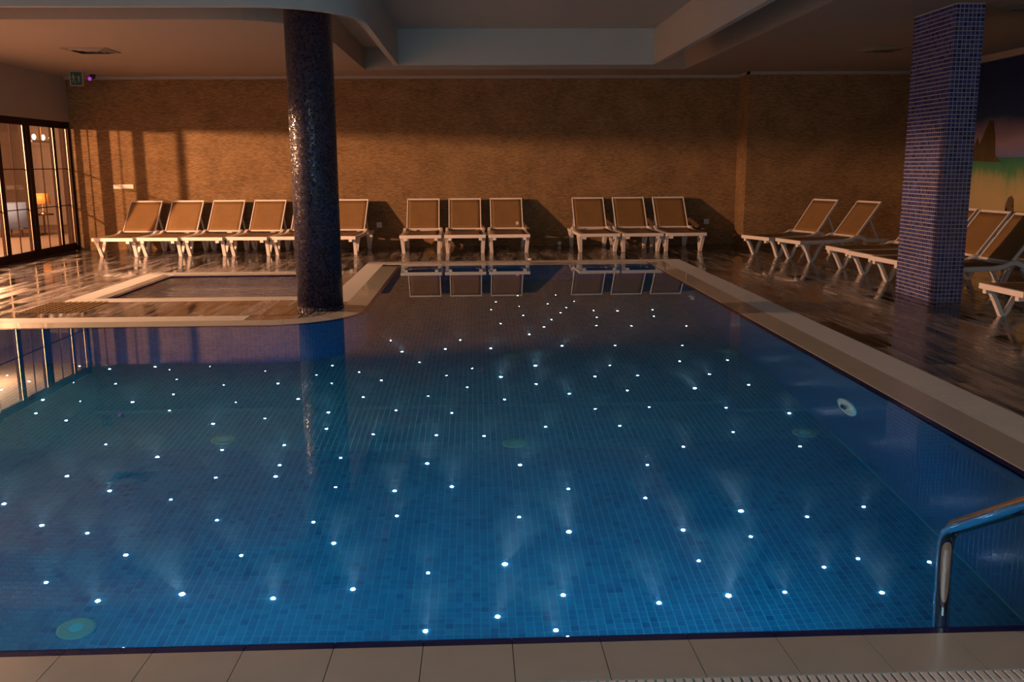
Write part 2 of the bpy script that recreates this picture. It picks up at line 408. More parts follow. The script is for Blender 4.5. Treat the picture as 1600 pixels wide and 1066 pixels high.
# ---- floor: screed base plus wood-look plank tiles with open joints
E0 = LW+GW_
RECTS = [(PX1+E0, XR, YF, YBR), (XL, PX1+E0, PY1+E0, YB), (PX1+E0, 4.6, YBR, YB),
         (-1.77, NX-E0+0.04, NY+E0, PY1+E0), (XL, -4.41, NY+E0, PY1+E0), (-4.41, -1.77, 12.72, PY1+E0), (-4.41, -1.77, NY+E0, 9.9),
         (XL, PX1+E0, YF, PY0-E0), (XL, PX0-E0, PY0-E0, NY+E0)]
fbm = MB()
for x0, x1, y0, y1 in RECTS: fbm.box(x0, x1, y0, y1, -0.12, -0.006)
floor = part('floor', fbm, m_joint); floor['kind'] = 'structure'
PW, PL, G = 0.24, 1.2, 0.0015
planks = []
for (x0, x1, y0, y1) in RECTS:
    i0, i1 = math.floor((x0-XL)/PW), math.ceil((x1-XL)/PW)
    for i in range(i0, i1):
        sx = XL+i*PW; off = (i*0.47 % 1)*PL
        j0, j1 = math.floor((y0-YF-off)/PL), math.ceil((y1-YF-off)/PL)
        for j in range(j0, j1):
            sy = YF+off+j*PL
            a, b, c, d = max(sx, x0), min(sx+PW, x1), max(sy, y0), min(sy+PL, y1)
            if b-a < 0.02 or d-c < 0.02: continue
            cx_, cy_ = (a+b)/2, (c+d)/2
            rr = random.Random(i*977+j*31).random()
            v = Vector((cx_, cy_, -1.4)); dp = v.dot(fwd); vis = dp > 1.5 and abs(v.dot(r2)/dp) < 0.58
            occ = (3.05 < cx_ or cy_ > 8.5)
            area = (b-a)*(d-c)/max(dp, 0.1)**3 if (vis and occ) else 0
            planks.append((area, a, b, c, d, rr))
planks.sort(reverse=True)
rest = MB()
for n_, (ar, a, b, c, d, rr) in enumerate(planks):
    if n_ < 300 and ar > 0:
        q = MB().box(a+G, b-G, c+G, d-G, -0.01, 0.0, r=rr)
        part('plank', q, m_deck, floor)
    else:
        rest.box(a+G, b-G, c+G, d-G, -0.01, 0.0, r=rr, bottom=False)
part('plank_field', rest, m_deck, floor, kind='stuff')

# ================================================================ MAIN POOL
pool = empty('swimming_pool', (0, 8, 0), 'large indoor swimming pool of blue mosaic with starry lights in its floor', 'pool')
outl = pool_outline(0)
wl = MB(); k = len(outl)
for i in range(k):
    a, b = outl[i], outl[(i+1) % k]
    wl.quad((*b, ZF), (*a, ZF), (*a, -0.02), (*b, -0.02))
part('basin_wall', wl, m_pool_wall, pool)
def ngon(pts, z, mat, name, parent, rev=False, kind=None):
    b_ = bmesh.new(); vs = [b_.verts.new((x, y, z)) for x, y in pts]
    f = b_.faces.new(vs if not rev else vs[::-1]); bmesh.ops.triangulate(b_, faces=[f])
    off = origin(parent); bmesh.ops.translate(b_, verts=b_.verts, vec=-off)
    me = bpy.data.meshes.new(name); b_.to_mesh(me); b_.free(); me.materials.append(mat)
    o = link(name, me, parent)
    if kind: o['kind'] = kind
    return o
# floor: flat mosaic beyond y = FY, relief tiles in front of it
ix0 = -84; ix1 = 59; FY = 62*TP+60*TP   # tile grid indices
FY = 145*TP
bf = MB(); bf.quad((PX0, PY0, ZF-0.003), (PX1, PY0, ZF-0.003), (PX1, FY, ZF-0.003), (PX0, FY, ZF-0.003))
base = part('basin_floor', bf, m_pool_grout, pool)
far = [(PX0, FY), (PX1, FY), (PX1, PY1), (NX, PY1)] + arc(ACX, ACY, NR, 0, -90, 14) + [(PX0, NY)]
ngon(far, ZF, m_pool_floor, 'floor_mosaic', pool)
tg = TP*0.06
tm = MB().box(tg, TP-tg, tg, TP-tg, -0.004, 0.0, bottom=False).mesh('tile', m_pool_tile)
tf = MB(); near = []
for j in range(62, 145):
    for i in range(-131, 60):
        x0, y0 = i*TP, j*TP
        if x0+TP > PX1 or x0 < PX0: continue
        if j < 112 and -52 < i < 24: near.append((y0, abs(x0+0.6), i, j))
        else: tf.box(x0+tg, x0+TP-tg, y0+tg, y0+TP-tg, ZF-0.003, ZF, bottom=False)
# the first rows the near coping lets one see start at y = 3.97
vis_rows = sorted([n for n in near if n[0] > 3.98]); pick = set((n[2], n[3]) for n in sorted(vis_rows, key=lambda n: (round(n[0], 3), n[1]))[:300])
po = origin(base)
for y0, _, i, j in near:
    if (i, j) in pick: link('tile', tm, base, (i*TP-po.x, j*TP-po.y, ZF-po.z))
    else: tf.box(i*TP+tg, i*TP+TP-tg, j*TP+tg, j*TP+TP-tg, ZF-0.003, ZF, bottom=False)
part('tile_field', tf, m_pool_tile, base, kind='stuff')

# lip stones + navy edge tiles, laid piece by piece round the edge
def lip_run(parent, ax, s0, s1, edge, out, lw, step=0.27, zo=0.0, zi=-0.01, names=True):
    """ax 'x': run along x, edge = y of the inner edge, out = +1/-1 outward direction"""
    n = max(1, round((s1-s0)/step)); st = (s1-s0)/n; g = 0.0012
    for i in range(n):
        a, b = s0+i*st+g, s0+(i+1)*st-g
        for nm, e0, e1, mat, za, zb in (('edge_tile', 0, 0.044, m_navy, zi-0.004, zi-0.002), ('lip_stone', 0.045, lw, m_lip, zi, zo)):
            p0, p1 = edge+out*e0, edge+out*e1
            if ax == 'x':
                poly = [(a, p0), (b, p0), (b, p1), (a, p1)]; zz = [za, za, zb, zb]
            else:
                poly = [(p0, a), (p0, b), (p1, b), (p1, a)]; zz = [za, za, zb, zb]
            area = sum(poly[q][0]*poly[(q+1) % 4][1]-poly[(q+1) % 4][0]*poly[q][1] for q in range(4))
            if area < 0: poly = poly[::-1]; zz = zz[::-1]
            part(nm, MB().prism(poly, -0.05, zz), mat, parent)
lip_run(pool, 'x', PX0, PX1, PY0, -1, LW)
lip_run(pool, 'y', PY0-LW, PY1+LW, PX1, 1, LW)
lip_run(pool, 'x', NX, PX1, PY1, 1, LW)
lip_run(pool, 'y', ACY, PY1, NX, -1, LW)
lip_run(pool, 'x', PX0, ACX, NY, 1, LW)
lip_run(pool, 'y', PY0-LW, NY+LW, PX0, -1, LW)
na = 6
for i in range(na):
    a0, a1 = -90+90*i/na+0.12, -90+90*(i+1)/na-0.12
    for nm, r0, r1, mat, z0, z1 in (('edge_tile', NR, NR-0.044, m_navy, -0.014, -0.012), ('lip_stone', NR-0.045, NR-LW, m_lip, -0.01, 0.0)):
        o_ = arc(ACX, ACY, r0, a0, a1, 5); n_ = arc(ACX, ACY, r1, a1, a0, 5)
        part(nm, MB().prism(o_+n_, -0.05, [z0]*6+[z1]*6), mat, pool)
# corner paving behind the curved lip, under the round column
cp = arc(ACX, ACY, NR-LW, -90, 0, 10) + [(NX-LW, 9.75), (NX-E0+0.04, 9.75), (NX-E0+0.04, NY+E0), (-2.15, NY+E0), (-2.15, NY+LW)]
part('corner_slab', MB().prism(cp, -0.06, -0.002), m_deck, pool, label='polished corner slab round the foot of the column')
# gratings: slats across the run, two carrier rails, dark channel below
def grate(parent, ax, s0, s1, c0, c1, name='grate'):
    g = MB(); st = 0.0265; n = int((s1-s0)/st)
    for i in range(n):
        a = s0+i*st
        if ax == 'x': g.box(a, a+0.0175, c0+0.004, c1-0.004, -0.018, 0.0, bottom=False)
        else: g.box(c0+0.004, c1-0.004, a, a+0.0175, -0.018, 0.0, bottom=False)
    for c in (c0+0.05, c1-0.05, (c0+c1)/2):
        if ax == 'x': g.box(s0, s1, c-0.006, c+0.006, -0.014, -0.003)
        else: g.box(c-0.006, c+0.006, s0, s1, -0.014, -0.003)
    part(name, g, m_grate, parent, kind='stuff')
    ch = MB()
    if ax == 'x': ch.box(s0, s1, c0, c1, -0.14, -0.04)
    else: ch.box(c0, c1, s0, s1, -0.14, -0.04)
    part('gutter', ch, m_channel, parent)
grate(pool, 'x', PX0-LW, PX1+LW, PY0-E0, PY0-LW)
grate(pool, 'y', PY0-E0, PY1+E0, PX1+LW, PX1+E0)
grate(pool, 'x', NX-E0, PX1+LW, PY1+LW, PY1+E0)
grate(pool, 'y', 9.75, PY1+LW, NX-E0+0.04, NX-LW)
grate(pool, 'x', PX0-LW, -2.15, NY+LW, NY+E0)
grate(pool, 'y', PY0-E0, NY+E0, PX0-E0, PX0-LW)
wo = ngon(pool_outline(0.002), ZW, m_water, 'water', pool, kind='stuff')

# floor inlets (round covers set in the mosaic)
for x, y in ((-1.78, 6.31), (0.25, 6.2), (2.3, 6.22), (0.33, 8.54), (2.35, 8.54), (-1.86, 4.02), (-3.9, 6.3)):
    lab = {(-1.78, 6.31): 'pale round floor inlet left of the round column reflection', (0.25, 6.2): 'pale round floor inlet in the middle of the pool floor',
           (2.3, 6.22): 'pale round floor inlet close to the right pool wall', (0.33, 8.54): 'pale round floor inlet farther back in mid pool',
           (2.35, 8.54): 'pale round floor inlet far back by the right pool wall', (-1.86, 4.02): 'pale round floor inlet just behind the near pool edge at left',
           (-3.9, 6.3): 'pale round floor inlet under the reflection of the glazed doors'}[(x, y)]
    m_in = bpy.data.materials.get('inlet_plastic') or plain('inlet_plastic', (0.08, 0.26, 0.28), 0.5)
    e = empty('floor_inlet', (x, y, ZF), lab, 'inlet', 'round inlets in the pool floor')
    part('cover', MB().lathe([(0.085, ZF), (0.085, ZF+0.006), (0.075, ZF+0.01), (0.03, ZF+0.01)], x, y, 28), m_in, e)
    part('rim', MB().lathe([(0.035, ZF+0.01), (0.034, ZF+0.016), (0.02, ZF+0.016)], x, y, 20), m_pool_grout, e)

# round wall fittings on the right pool wall
def wall_fitting(y, z, r, lab):
    e = empty('wall_fitting', (PX1, y, z), lab, 'pool fitting')
    R_ = Matrix.Translation((PX1, y, z)) @ Matrix.Rotation(-pi/2, 4, 'Y')
    part('flange', MB().lathe([(r, 0.0), (r, 0.012), (r*0.82, 0.018), (r*0.66, 0.018), (r*0.66, 0.004)], 0, 0, 30).xf(R_), m_grate, e)
    part('nozzle', MB().lathe([(r*0.3, 0.0), (r*0.3, 0.03), (r*0.2, 0.04), (r*0.12, 0.03)], 0, 0, 18).xf(R_), m_chrome, e)
wall_fitting(5.97, -0.77, 0.15, 'white round flange fitting under water on the right pool wall')
wall_fitting(10.55, -0.68, 0.12, 'small round fitting far back on the right pool wall')

# star lights
STARS = [(0.53,11.85,2),(0.24,11.4,2),(0.17,10.85,2),(0.51,11.04,1),(0.53,10.46,3),(0.26,10.01,2),(1.02,11.86,2),(0.87,11.21,2),(1.21,11.36,2),(1.07,10.93,3),(0.97,10.6,3),(0.83,10.19,3),(0.72,9.79,3),(0.54,9.43,4),(-0.17,9.21,3),(-0.31,8.83,3),(-0.87,9.23,3),(-0.72,8.74,4),(0.13,8.83,4),(0.83,8.89,4),(-0.53,8.33,3),(-0.05,8.09,2),(-0.27,7.87,2),(0.2,7.8,5),(0.52,8.15,5),(0.49,7.57,4),(-0.09,7.51,2),(0.21,7.16,3),(0.74,7.28,4),(-0.4,7.28,2),(1.37,10.7,2),(1.35,10.28,3),(1.29,9.83,2),(1.64,10.65,3),(2.06,10.68,3),(2.0,10.28,2),(1.66,9.77,3),(2.24,9.71,2),(1.35,8.87,3),(2.0,8.81,2),(1.84,8.2,3),(1.19,8.11,3),(1.01,7.76,4),(1.38,7.76,3),(1.22,7.33,3),(2.0,7.74,4),(1.78,7.34,5),(2.28,8.2,3),(0.9,6.88,3),(1.32,6.89,2),(1.03,6.49,3),(1.9,6.82,3),(2.24,7.39,3),(2.33,6.64,4),(1.81,6.29,3),(1.4,6.05,3),(2.18,5.97,3),(1.1,5.76,3),(1.0,5.28,3),(1.52,5.06,5),(1.14,4.87,4),(1.49,4.76,3),(1.87,4.95,3),(-0.63,6.93,3),(-0.2,6.85,3),(-0.3,6.38,3),(0.04,6.35,3),(0.49,6.51,3),(-0.34,5.87,4),(0.27,5.82,4),(-0.17,5.51,4),(-0.52,5.46,4),(0.55,5.44,3),(-2.12,7.63,1),(-1.9,7.15,1),(-1.68,7.67,3),(-1.43,7.23,4),(-1.4,7.93,2),(-1.31,8.24,3),(-1.23,7.67,2),(-1.04,8.01,2),(-0.82,7.74,3),(-0.92,7.27,3),(-1.14,6.89,4),(-1.1,6.53,3),(-1.59,6.76,2),(-1.94,6.64,4),(-1.74,6.12,3),(-1.34,6.21,3),(-0.75,6.41,3),(-1.3,5.86,3),(-1.29,5.68,4),(-0.92,5.98,3),(-1.66,5.66,3),(-2.4,8.23,0),(-1.87,8.06,0),(-4.03,7.92,2),(-3.76,7.73,3),(-3.55,8.24,2),(-3.86,7.47,3),(-3.25,8.14,3),(-2.88,8.22,3),(-2.72,8.12,1),(-2.56,7.8,1),(-3.02,7.66,2),(-3.41,7.2,4),(-3.38,7.7,0),(-2.45,7.36,2),(-2.7,7.15,4),(-3.31,6.86,3),(-3.02,6.7,3),(-3.11,7.17,0),(-2.35,6.94,2),(-2.55,6.21,2),(-2.13,5.99,4),(-2.58,5.66,4),(-2.77,5.25,4),(-2.24,5.45,4),(-1.84,5.34,2),(-2.44,4.99,4),(-2.16,4.91,3),(-1.87,4.68,4),(-2.16,4.4,3),(-1.85,4.25,4),(-1.47,4.32,5),(-1.27,4.69,3),(-1.5,5.08,3),(-0.95,5.06,3),(-0.89,5.52,2),(-0.8,4.82,4),(-0.64,4.37,4),(-1.02,4.29,4),(-0.27,4.51,3),(-0.48,5.13,3),(0.23,5.09,3),(0.5,4.9,5),(0.13,4.58,5),(0.41,4.28,4),(0.08,4.12,4),(-0.26,4.02,4),(0.35,4.0,4),(0.87,4.18,4),(1.22,4.21,5),(1.5,4.21,3),(1.15,4.54,3),(1.77,4.41,3),(1.97,4.47,3),(1.96,4.15,4),(2.31,4.39,3),(2.23,5.03,3)]
m_star = emit('star_lens', (0.85, 0.95, 1.0), 45.0)
SR = [0.004, 0.0055, 0.0075, 0.009, 0.011, 0.0135]
SZ = ['barely glowing', 'very faint', 'small', 'medium', 'bright', 'largest brightest']
star_me = []
PWR = [0, 0.05, 0.15, 0.4, 0.9, 1.8]; BEAM = 9.0
def lean(x, y):
    rr = random.Random(int(round(x*100))*7+int(round(y*100))); return rr.uniform(-0.2, 0.2), rr.uniform(-0.15, 0.15)
def star_beam(x, y, s):
    if s < 3: return
    tx, ty = lean(x, y)
    light('star_fibre_light', 'SPOT', (x, y, ZF+0.012), PWR[s]*BEAM, (0.6, 0.85, 1.0), 0.006, target=(x+tx, y+ty, ZF+1), spot=32, blend=1.0)
for r in SR:
    star_me.append(MB().lathe([(r, 0.0), (r*0.92, r*0.22), (r*0.55, r*0.42), (r*0.15, r*0.5)], 0, 0, 12).mesh('star_light', m_star, smooth=True))
rows = {}
for x, y, s in STARS: rows.setdefault(int((y-3.9)/0.55), []).append((x, y, s))
ORD = ['first', 'second', 'third', 'fourth', 'fifth', 'sixth', 'seventh', 'eighth', 'ninth', 'tenth', 'eleventh', 'twelfth', 'thirteenth', 'fourteenth', 'fifteenth', 'sixteenth', 'seventeenth', 'eighteenth', 'nineteenth', 'twentieth']
keys = sorted(rows)
for ri_, kx in enumerate(keys):
    L = sorted(rows[kx])
    for q, (x, y, s) in enumerate(L):
        o = link('star_light', star_me[s], None, (x, y, ZF+0.0005))
        fromleft = q < (len(L)+1)//2
        pos_ = ORD[q] + ' from left' if fromleft else ORD[len(L)-1-q] + ' from right'
        row_ = 'nearest row' if ri_ == 0 else ('farthest row' if ri_ == len(keys)-1 else ORD[ri_] + ' row back')
        star_beam(x, y, s)
        tag(o, '%s white star light in pool floor, %s in %s' % (SZ[s], pos_, row_), 'pool light', 'star lights set in the pool floor')

# milky water lit above the brighter fibres: cones of scattering haze, one part of the pool
t_ = NT('water_haze'); vs_ = t_.n('ShaderNodeVolumeScatter', {'Color': (0.75, 0.9, 1.0, 1), 'Density': 0.3, 'Anisotropy': 0.0}); t_.t.links.new(vs_.outputs[0], t_.out.inputs['Volume'])
hz = MB()
for x, y, s in STARS:
    if s < 3: continue
    tx, ty = lean(x, y); q = {3: 0.75, 4: 1.0, 5: 1.25}[s]
    b = MB().lathe([(0.02*q, 0.002), (0.05*q, 0.02*q), (0.06*q, 0.08*q), (0.09*q, 0.22*q), (0.13*q, 0.45*q)], 0, 0, 14)
    n0 = len(hz.v); hz.v += [(x+a+tx*c, y+b_+ty*c, ZF+c) for a, b_, c in b.v]; hz.f += [tuple(n0+i for i in f) for f in b.f]; hz.rnd += b.rnd
part('lit_haze', hz, t_.m, pool, kind='stuff')

# ================================================================ WADING POOL
KX0, KX1, KY0, KY1 = -4.03, -1.97, 10.3, 12.38
kp = empty('wading_pool', (-3, 11.3, 0), 'shallow rectangular wading pool with pale coping behind the round column', 'pool')
kw = MB()
for a, b in (((KX0, KY0), (KX1, KY0)), ((KX1, KY0), (KX1, KY1)), ((KX1, KY1), (KX0, KY1)), ((KX0, KY1), (KX0, KY0))):
    kw.quad((*b, -0.4), (*a, -0.4), (*a, -0.02), (*b, -0.02))
part('basin_wall', kw, m_kid_floor, kp)
kf = MB(); kf.quad((KX0, KY0, -0.4), (KX1, KY0, -0.4), (KX1, KY1, -0.4), (KX0, KY1, -0.4)); part('basin_floor', kf, m_kid_floor, kp)
kq = MB(); kq.quad((KX0, KY0, -0.025), (KX1, KY0, -0.025), (KX1, KY1, -0.025), (KX0, KY1, -0.025)); part('water', kq, m_water2, kp, kind='stuff')
lip_run(kp, 'x', KX0, KX1, KY0, -1, 0.1); lip_run(kp, 'x', KX0, KX1, KY1, 1, 0.1)
lip_run(kp, 'y', KY0-0.1, KY1+0.1, KX0, -1, 0.13); lip_run(kp, 'y', KY0-0.1, KY1+0.1, KX1, 1, 0.1)
grate(kp, 'x', KX0-0.38, KX1+0.2, 9.9, KY0-0.1); grate(kp, 'x', KX0-0.38, KX1+0.2, KY1+0.1, 12.72)
grate(kp, 'y', KY0-0.1, KY1+0.1, -4.41, KX0-0.13); grate(kp, 'y', KY0-0.1, KY1+0.1, KX1+0.1, -1.77)

# ================================================================ COLUMN AND PILLAR
col = empty('round_column', (-1.57, 9.31, 0), 'tall round column of small dark blue mosaic at the pool corner', 'column')
part('shaft', MB().lathe([(0.225, 0.0), (0.225, ZT)], -1.57, 9.31, 64), m_col, col, smooth=True)
part('base_collar', MB().lathe([(0.232, 0.0), (0.232, 0.03), (0.226, 0.035)], -1.57, 9.31, 64), m_col, col)
pil = empty('square_pillar', (4.81, 9.65, 0), 'rectangular pillar of blue mosaic standing on the right deck', 'pillar')
QX0, QX1, QY0, QY1, QP = 4.66, 4.66+7*0.0415, 9.21, 9.21+21*0.0415, 0.0415
part('core', MB().box(QX0+0.002, QX1-0.002, QY0+0.002, QY1-0.002, 0, ZC), m_pillar_grout, pil)
pt = MB(); nz = int(ZC/QP); g = QP*0.1
for kz in range(nz):
    z0, z1 = kz*QP+g, (kz+1)*QP-g
    for i in range(7):
        a, b = QX0+i*QP+g, QX0+(i+1)*QP-g
        pt.box(a, b, QY0-0.001, QY0+0.003, z0, z1); pt.box(a, b, QY1-0.003, QY1+0.001, z0, z1)
    for i in range(21):
        a, b = QY0+i*QP+g, QY0+(i+1)*QP-g
        pt.box(QX0-0.001, QX0+0.003, a, b, z0, z1); pt.box(QX1-0.003, QX1+0.001, a, b, z0, z1)
part('mosaic_tiles', pt, m_pillar_tile, pil, kind='stuff')

# ================================================================ GLAZED DOORS OF THE LEFT WALL
def glazed_door(n, y0, y1, posts, split):
    """fixed leaf in the plane X = XL-0.09 ; posts = [(ya, yb)] uprights, split = muntin y positions"""
    e = empty('door_%d' % n, (XL-0.09, (y0+y1)/2, 0)); e['kind'] = 'structure'
    fr = MB(); xa, xb = XL-0.1, XL-0.05
    fr.box(xa, xb, y0, y1, 0.0, 0.13); fr.box(xa, xb, y0, y1, 2.06, ZL)
    part('frame_rail', fr, m_darkwood, e)
    for a, b in posts: part('frame_post', MB().box(xa, xb+0.006, a, b, 0.0, ZL), m_darkwood, e, bevel=0.004)
    for a, b in posts: part('glint_strip', MB().box(xb+0.002, xb+0.012, a-0.004, a-0.002, 0.14, 2.05), m_strip, e)  # thin metal strips added to give glints along the posts
    gl = MB()
    ps = sorted(posts)
    for (a0, a1), (b0, b1) in zip(ps[:-1], ps[1:]):
        part('pane', MB().box(XL-0.078, XL-0.072, a1, b0, 0.13, 2.06), m_glass, e)
    mu = MB()
    for s in split: mu.box(XL-0.083, XL-0.067, s-0.006, s+0.006, 0.13, 2.06)
    for z in (0.78, 1.39): mu.box(XL-0.083, XL-0.067, ps[0][1], ps[-1][0], z-0.007, z+0.007)
    part('muntin_grid', mu, m_darkwood, e)
glazed_door(1, 14.96, 16.43, [(14.96, 15.1), (15.86, 15.97), (16.37, 16.43)], [15.48])
part('trim_5', MB().box(XL-0.16, XL-0.003, 16.38, YB+0.15, 0.0, ZL), m_darkwood)['kind'] = 'structure'
glazed_door(2, 13.3, 14.96, [(13.3, 13.34), (14.0, 14.14), (14.84, 14.958)], [14.5])
hd = MB(); hd.box(XL-0.14, XL-0.01, OP0, 13.3, 2.08, ZL); part('trim_4', hd, m_darkwood)['kind'] = 'structure'
# hall behind the doors
hb = MB(); hb.box(-11.2, XL-0.18, 2.0, 24.0, -0.1, -0.002); part('floor_hall', hb, plain('hall_floor_tile', (0.2, 0.15, 0.12), 0.6))['kind'] = 'structure'
hb = MB(); hb.box(-11.4, -11.2, 2.0, 24.0, -0.1, 2.9); hb.box(-11.4, XL-0.18, 24.0, 24.2, -0.1, 2.9); hb.box(-11.4, XL-0.18, 1.8, 2.0, -0.1, 2.9)
hb.box(XL-0.18, XL-0.02, YB+0.2, 24.2, -0.1, 2.9)
part('wall_hall', hb, m_hall)['kind'] = 'structure'
hb = MB(); hb.box(-11.4, XL-0.18, 1.8, 24.2, 2.75, 2.9); part('ceiling_hall', hb, m_hall)['kind'] = 'structure'

# ================================================================ SUN LOUNGERS
def make_lounger():
    """local: x across (0.69 wide), y from the foot end (0) to the head end (1.5), z up"""
    root = empty('sun_lounger', (0, 0, 0))
    HW = 0.335
    rail = [(0.0, 0.285), (0.35, 0.285), (0.72, 0.288), (0.84, 0.305), (0.91, 0.338), (0.97, 0.345), (1.03, 0.325), (1.1, 0.29), (1.25, 0.283), (1.48, 0.283)]
    f = MB()
    for s in (-1, 1):
        f.sweep([(s*(HW-0.03), y, z) for y, z in rail], 0.05, 0.05)
    f.box(-HW, HW, -0.005, 0.045, 0.258, 0.312)                       # foot-end bar
    f.box(-HW+0.03, HW-0.03, 1.44, 1.49, 0.262, 0.305)                # head-end bar
    f.box(-HW+0.03, HW-0.03, 0.9, 0.93, 0.268, 0.295)                 # cross member under the hinge
    part('frame', f, m_white, root, bevel=0.006)
    for s in (-1, 1):
        lug = MB().box(s*0.245-0.026, s*0.245+0.026, 0.0, 0.05, 0.222, 0.259); part('stacking_lug', lug, m_white, root)
    for s in (-1, 1):
        x = s*(HW-0.035)
        for y0, sg in ((0.06, 1), (1.4, -1)):
            L = MB()
            # curved outer arm from the end corner down to the foot, straight inner arm back up to the rail
            L.sweep([(x, y0, 0.275), (x-s*0.002, y0+sg*0.045, 0.215), (x-s*0.008, y0+sg*0.085, 0.14), (x-s*0.014, y0+sg*0.125, 0.05), (x-s*0.016, y0+sg*0.15, 0.0)], 0.056, 0.04)
            L.sweep([(x-s*0.016, y0+sg*0.16, 0.004), (x-s*0.012, y0+sg*0.2, 0.05), (x-s*0.006, y0+sg*0.26, 0.17), (x, y0+sg*0.33, 0.275)], 0.05, 0.032)
            part('leg', L, m_white, root, bevel=0.004)
    def sling(w, pts, sag, name, parent, nx=8):
        b = MB(); n0 = 0; hw = w/2
        for y, z, sg, nyy, nzz in pts:
            for i in range(nx+1):
                u = i/nx*2-1; d = sag*sg*(1-u*u); b.v.append((u*hw, y-nyy*d, z-nzz*d))
        for j in range(len(pts)-1):
            for i in range(nx):
                a = j*(nx+1)+i; b.f.append((a, a+1, a+nx+2, a+nx+1)); b.rnd.append(0.5)
        off = origin(parent); me = b.mesh(name, m_sling, off, True)
        o = link(name, me, parent); s_ = o.modifiers.new('t', 'SOLIDIFY'); s_.thickness = 0.004; return o
    sp = [(0.03+i*0.11, 0.313 if i < 7 else (0.313+0.008*(i-6)), 0.6+0.4*math.sin(pi*i/8), 0, 1) for i in range(9)]
    sling(0.56, sp, 0.02, 'seat_sling', root)
    # raised backrest, hinged at y = .95
    h0 = Vector((0, 0.955, 0.335)); h1 = Vector((0, 1.34, 0.83)); d = h1-h0
    bfm = MB(); bw = 0.27
    for s in (-1, 1): bfm.sweep([(s*bw, *(h0)[1:]), (s*bw, *(h1)[1:])], 0.018, 0.035)
    bfm.sweep([(-bw-0.009, h1.y, h1.z), (bw+0.009, h1.y, h1.z)], 0.035, 0.018, side=(0, d.y, d.z))
    bfm.sweep([(-bw, h0.y+0.01, h0.z+0.01), (bw, h0.y+0.01, h0.z+0.01)], 0.025, 0.02, side=(0, d.y, d.z))
    bk = part('backrest_frame', bfm, m_white, root, bevel=0.004)
    n_ = Vector((0, d.z, -d.y)).normalized()
    bp = [(h0.y+d.y*t-n_.y*0.008, h0.z+d.z*t-n_.z*0.008, math.sin(pi*t), -n_.y, -n_.z) for t in (0.02, 0.15, 0.3, 0.5, 0.7, 0.85, 0.98)]
    sling(0.53, bp, 0.012, 'backrest_sling', bk)
    for s in (-1, 1):
        q = h0 + d*0.55
        part('prop_arm', MB().sweep([(s*(bw-0.02), q.y, q.z), (s*(bw-0.02), 1.34, 0.3)], 0.022, 0.026), m_white, root)
    hg = MB()
    for s in (-1, 1): part('hinge_block', MB().box(s*0.29-0.014, s*0.29+0.014, 0.935, 0.98, 0.32, 0.36), m_white, root)
    return root
lounger0 = make_lounger(); first = [True]
def place(x, y, ang, label, group):
    """x, y = middle of the foot end; ang = direction of the head end in degrees from +X"""
    o = lounger0 if first[0] else copy_tree(lounger0); first[0] = False
    o.location = (x, y, 0); o.rotation_euler = (0, 0, math.radians(ang-90))
    tag(o, label, 'sun lounger', group); return o
GL = 'six loungers on the left of the back wall'
ORD6 = ['leftmost lounger of the six at the left, nearest the glazed doors', 'second lounger from the glazed doors in the row of six', 'third lounger from the glazed doors in the row of six',
        'fourth lounger from the glazed doors, just left of the round column', 'fifth lounger from the glazed doors, largely hidden by the round column', 'rightmost lounger of the six, showing right of the round column']
for i in range(6):
    place(-5.73+i*0.698, 14.9, 84.5, 'white ' + ORD6[i], GL)
GC = 'three loungers at the middle of the back wall'
for i, s in enumerate(('left lounger of the middle trio, in line with the inner pool corner', 'middle lounger of the trio at the centre of the wall', 'right lounger of the middle trio, with a small white tag on its backrest')):
    lo = place(-0.885+i*0.714, 14.94, 90.5, 'white ' + s, GC)
    if i == 2: c3 = lo
tg_ = MB().box(0.155, 0.2, -0.001, 0.003, 0.0, 0.085)
Rt = Matrix.Translation((0, 1.02-0.03, 0.385)) @ Matrix.Rotation(-math.atan2(0.345, 0.5), 4, 'X')
tgo = link('tag', tg_.xf(Rt).mesh('tag', m_socket), c3); tgo['label'] = 'small white paper tag'
GR = 'three loungers right of centre at the back wall'
for i, s in enumerate(('left lounger of the right-hand trio along the back wall', 'middle lounger of the right-hand trio along the back wall', 'right lounger of the right-hand trio, nearest the wall step')):
    place(2.0+i*0.705, 14.94, 92, 'white ' + s, GR)
GA = 'two angled loungers in the far right corner'
place(4.28, 14.12, 21, 'white angled lounger in the far right corner, nearer the wall step', GA)
place(4.56, 13.44, 13, 'white angled lounger in the far right corner, second from the wall step', GA)
GS = 'four loungers along the right side by the pillar'
for i, s in enumerate(('white lounger behind the square pillar, farthest of the four side by side', 'white lounger second farthest, its backrest hidden by the square pillar',
                       'white lounger third of four, its backrest just right of the pillar', 'white lounger nearest of the four, mostly cut by the pillar and frame edge')):
    place(4.75, 12.03-i*0.715, 5, s, GS)
place(4.65, 8.0, 2, 'white lounger in front of the pillar at the right frame edge, foot end only', 'four loungers along the right side by the pillar')['group'] = 'lounger alone at the right edge'

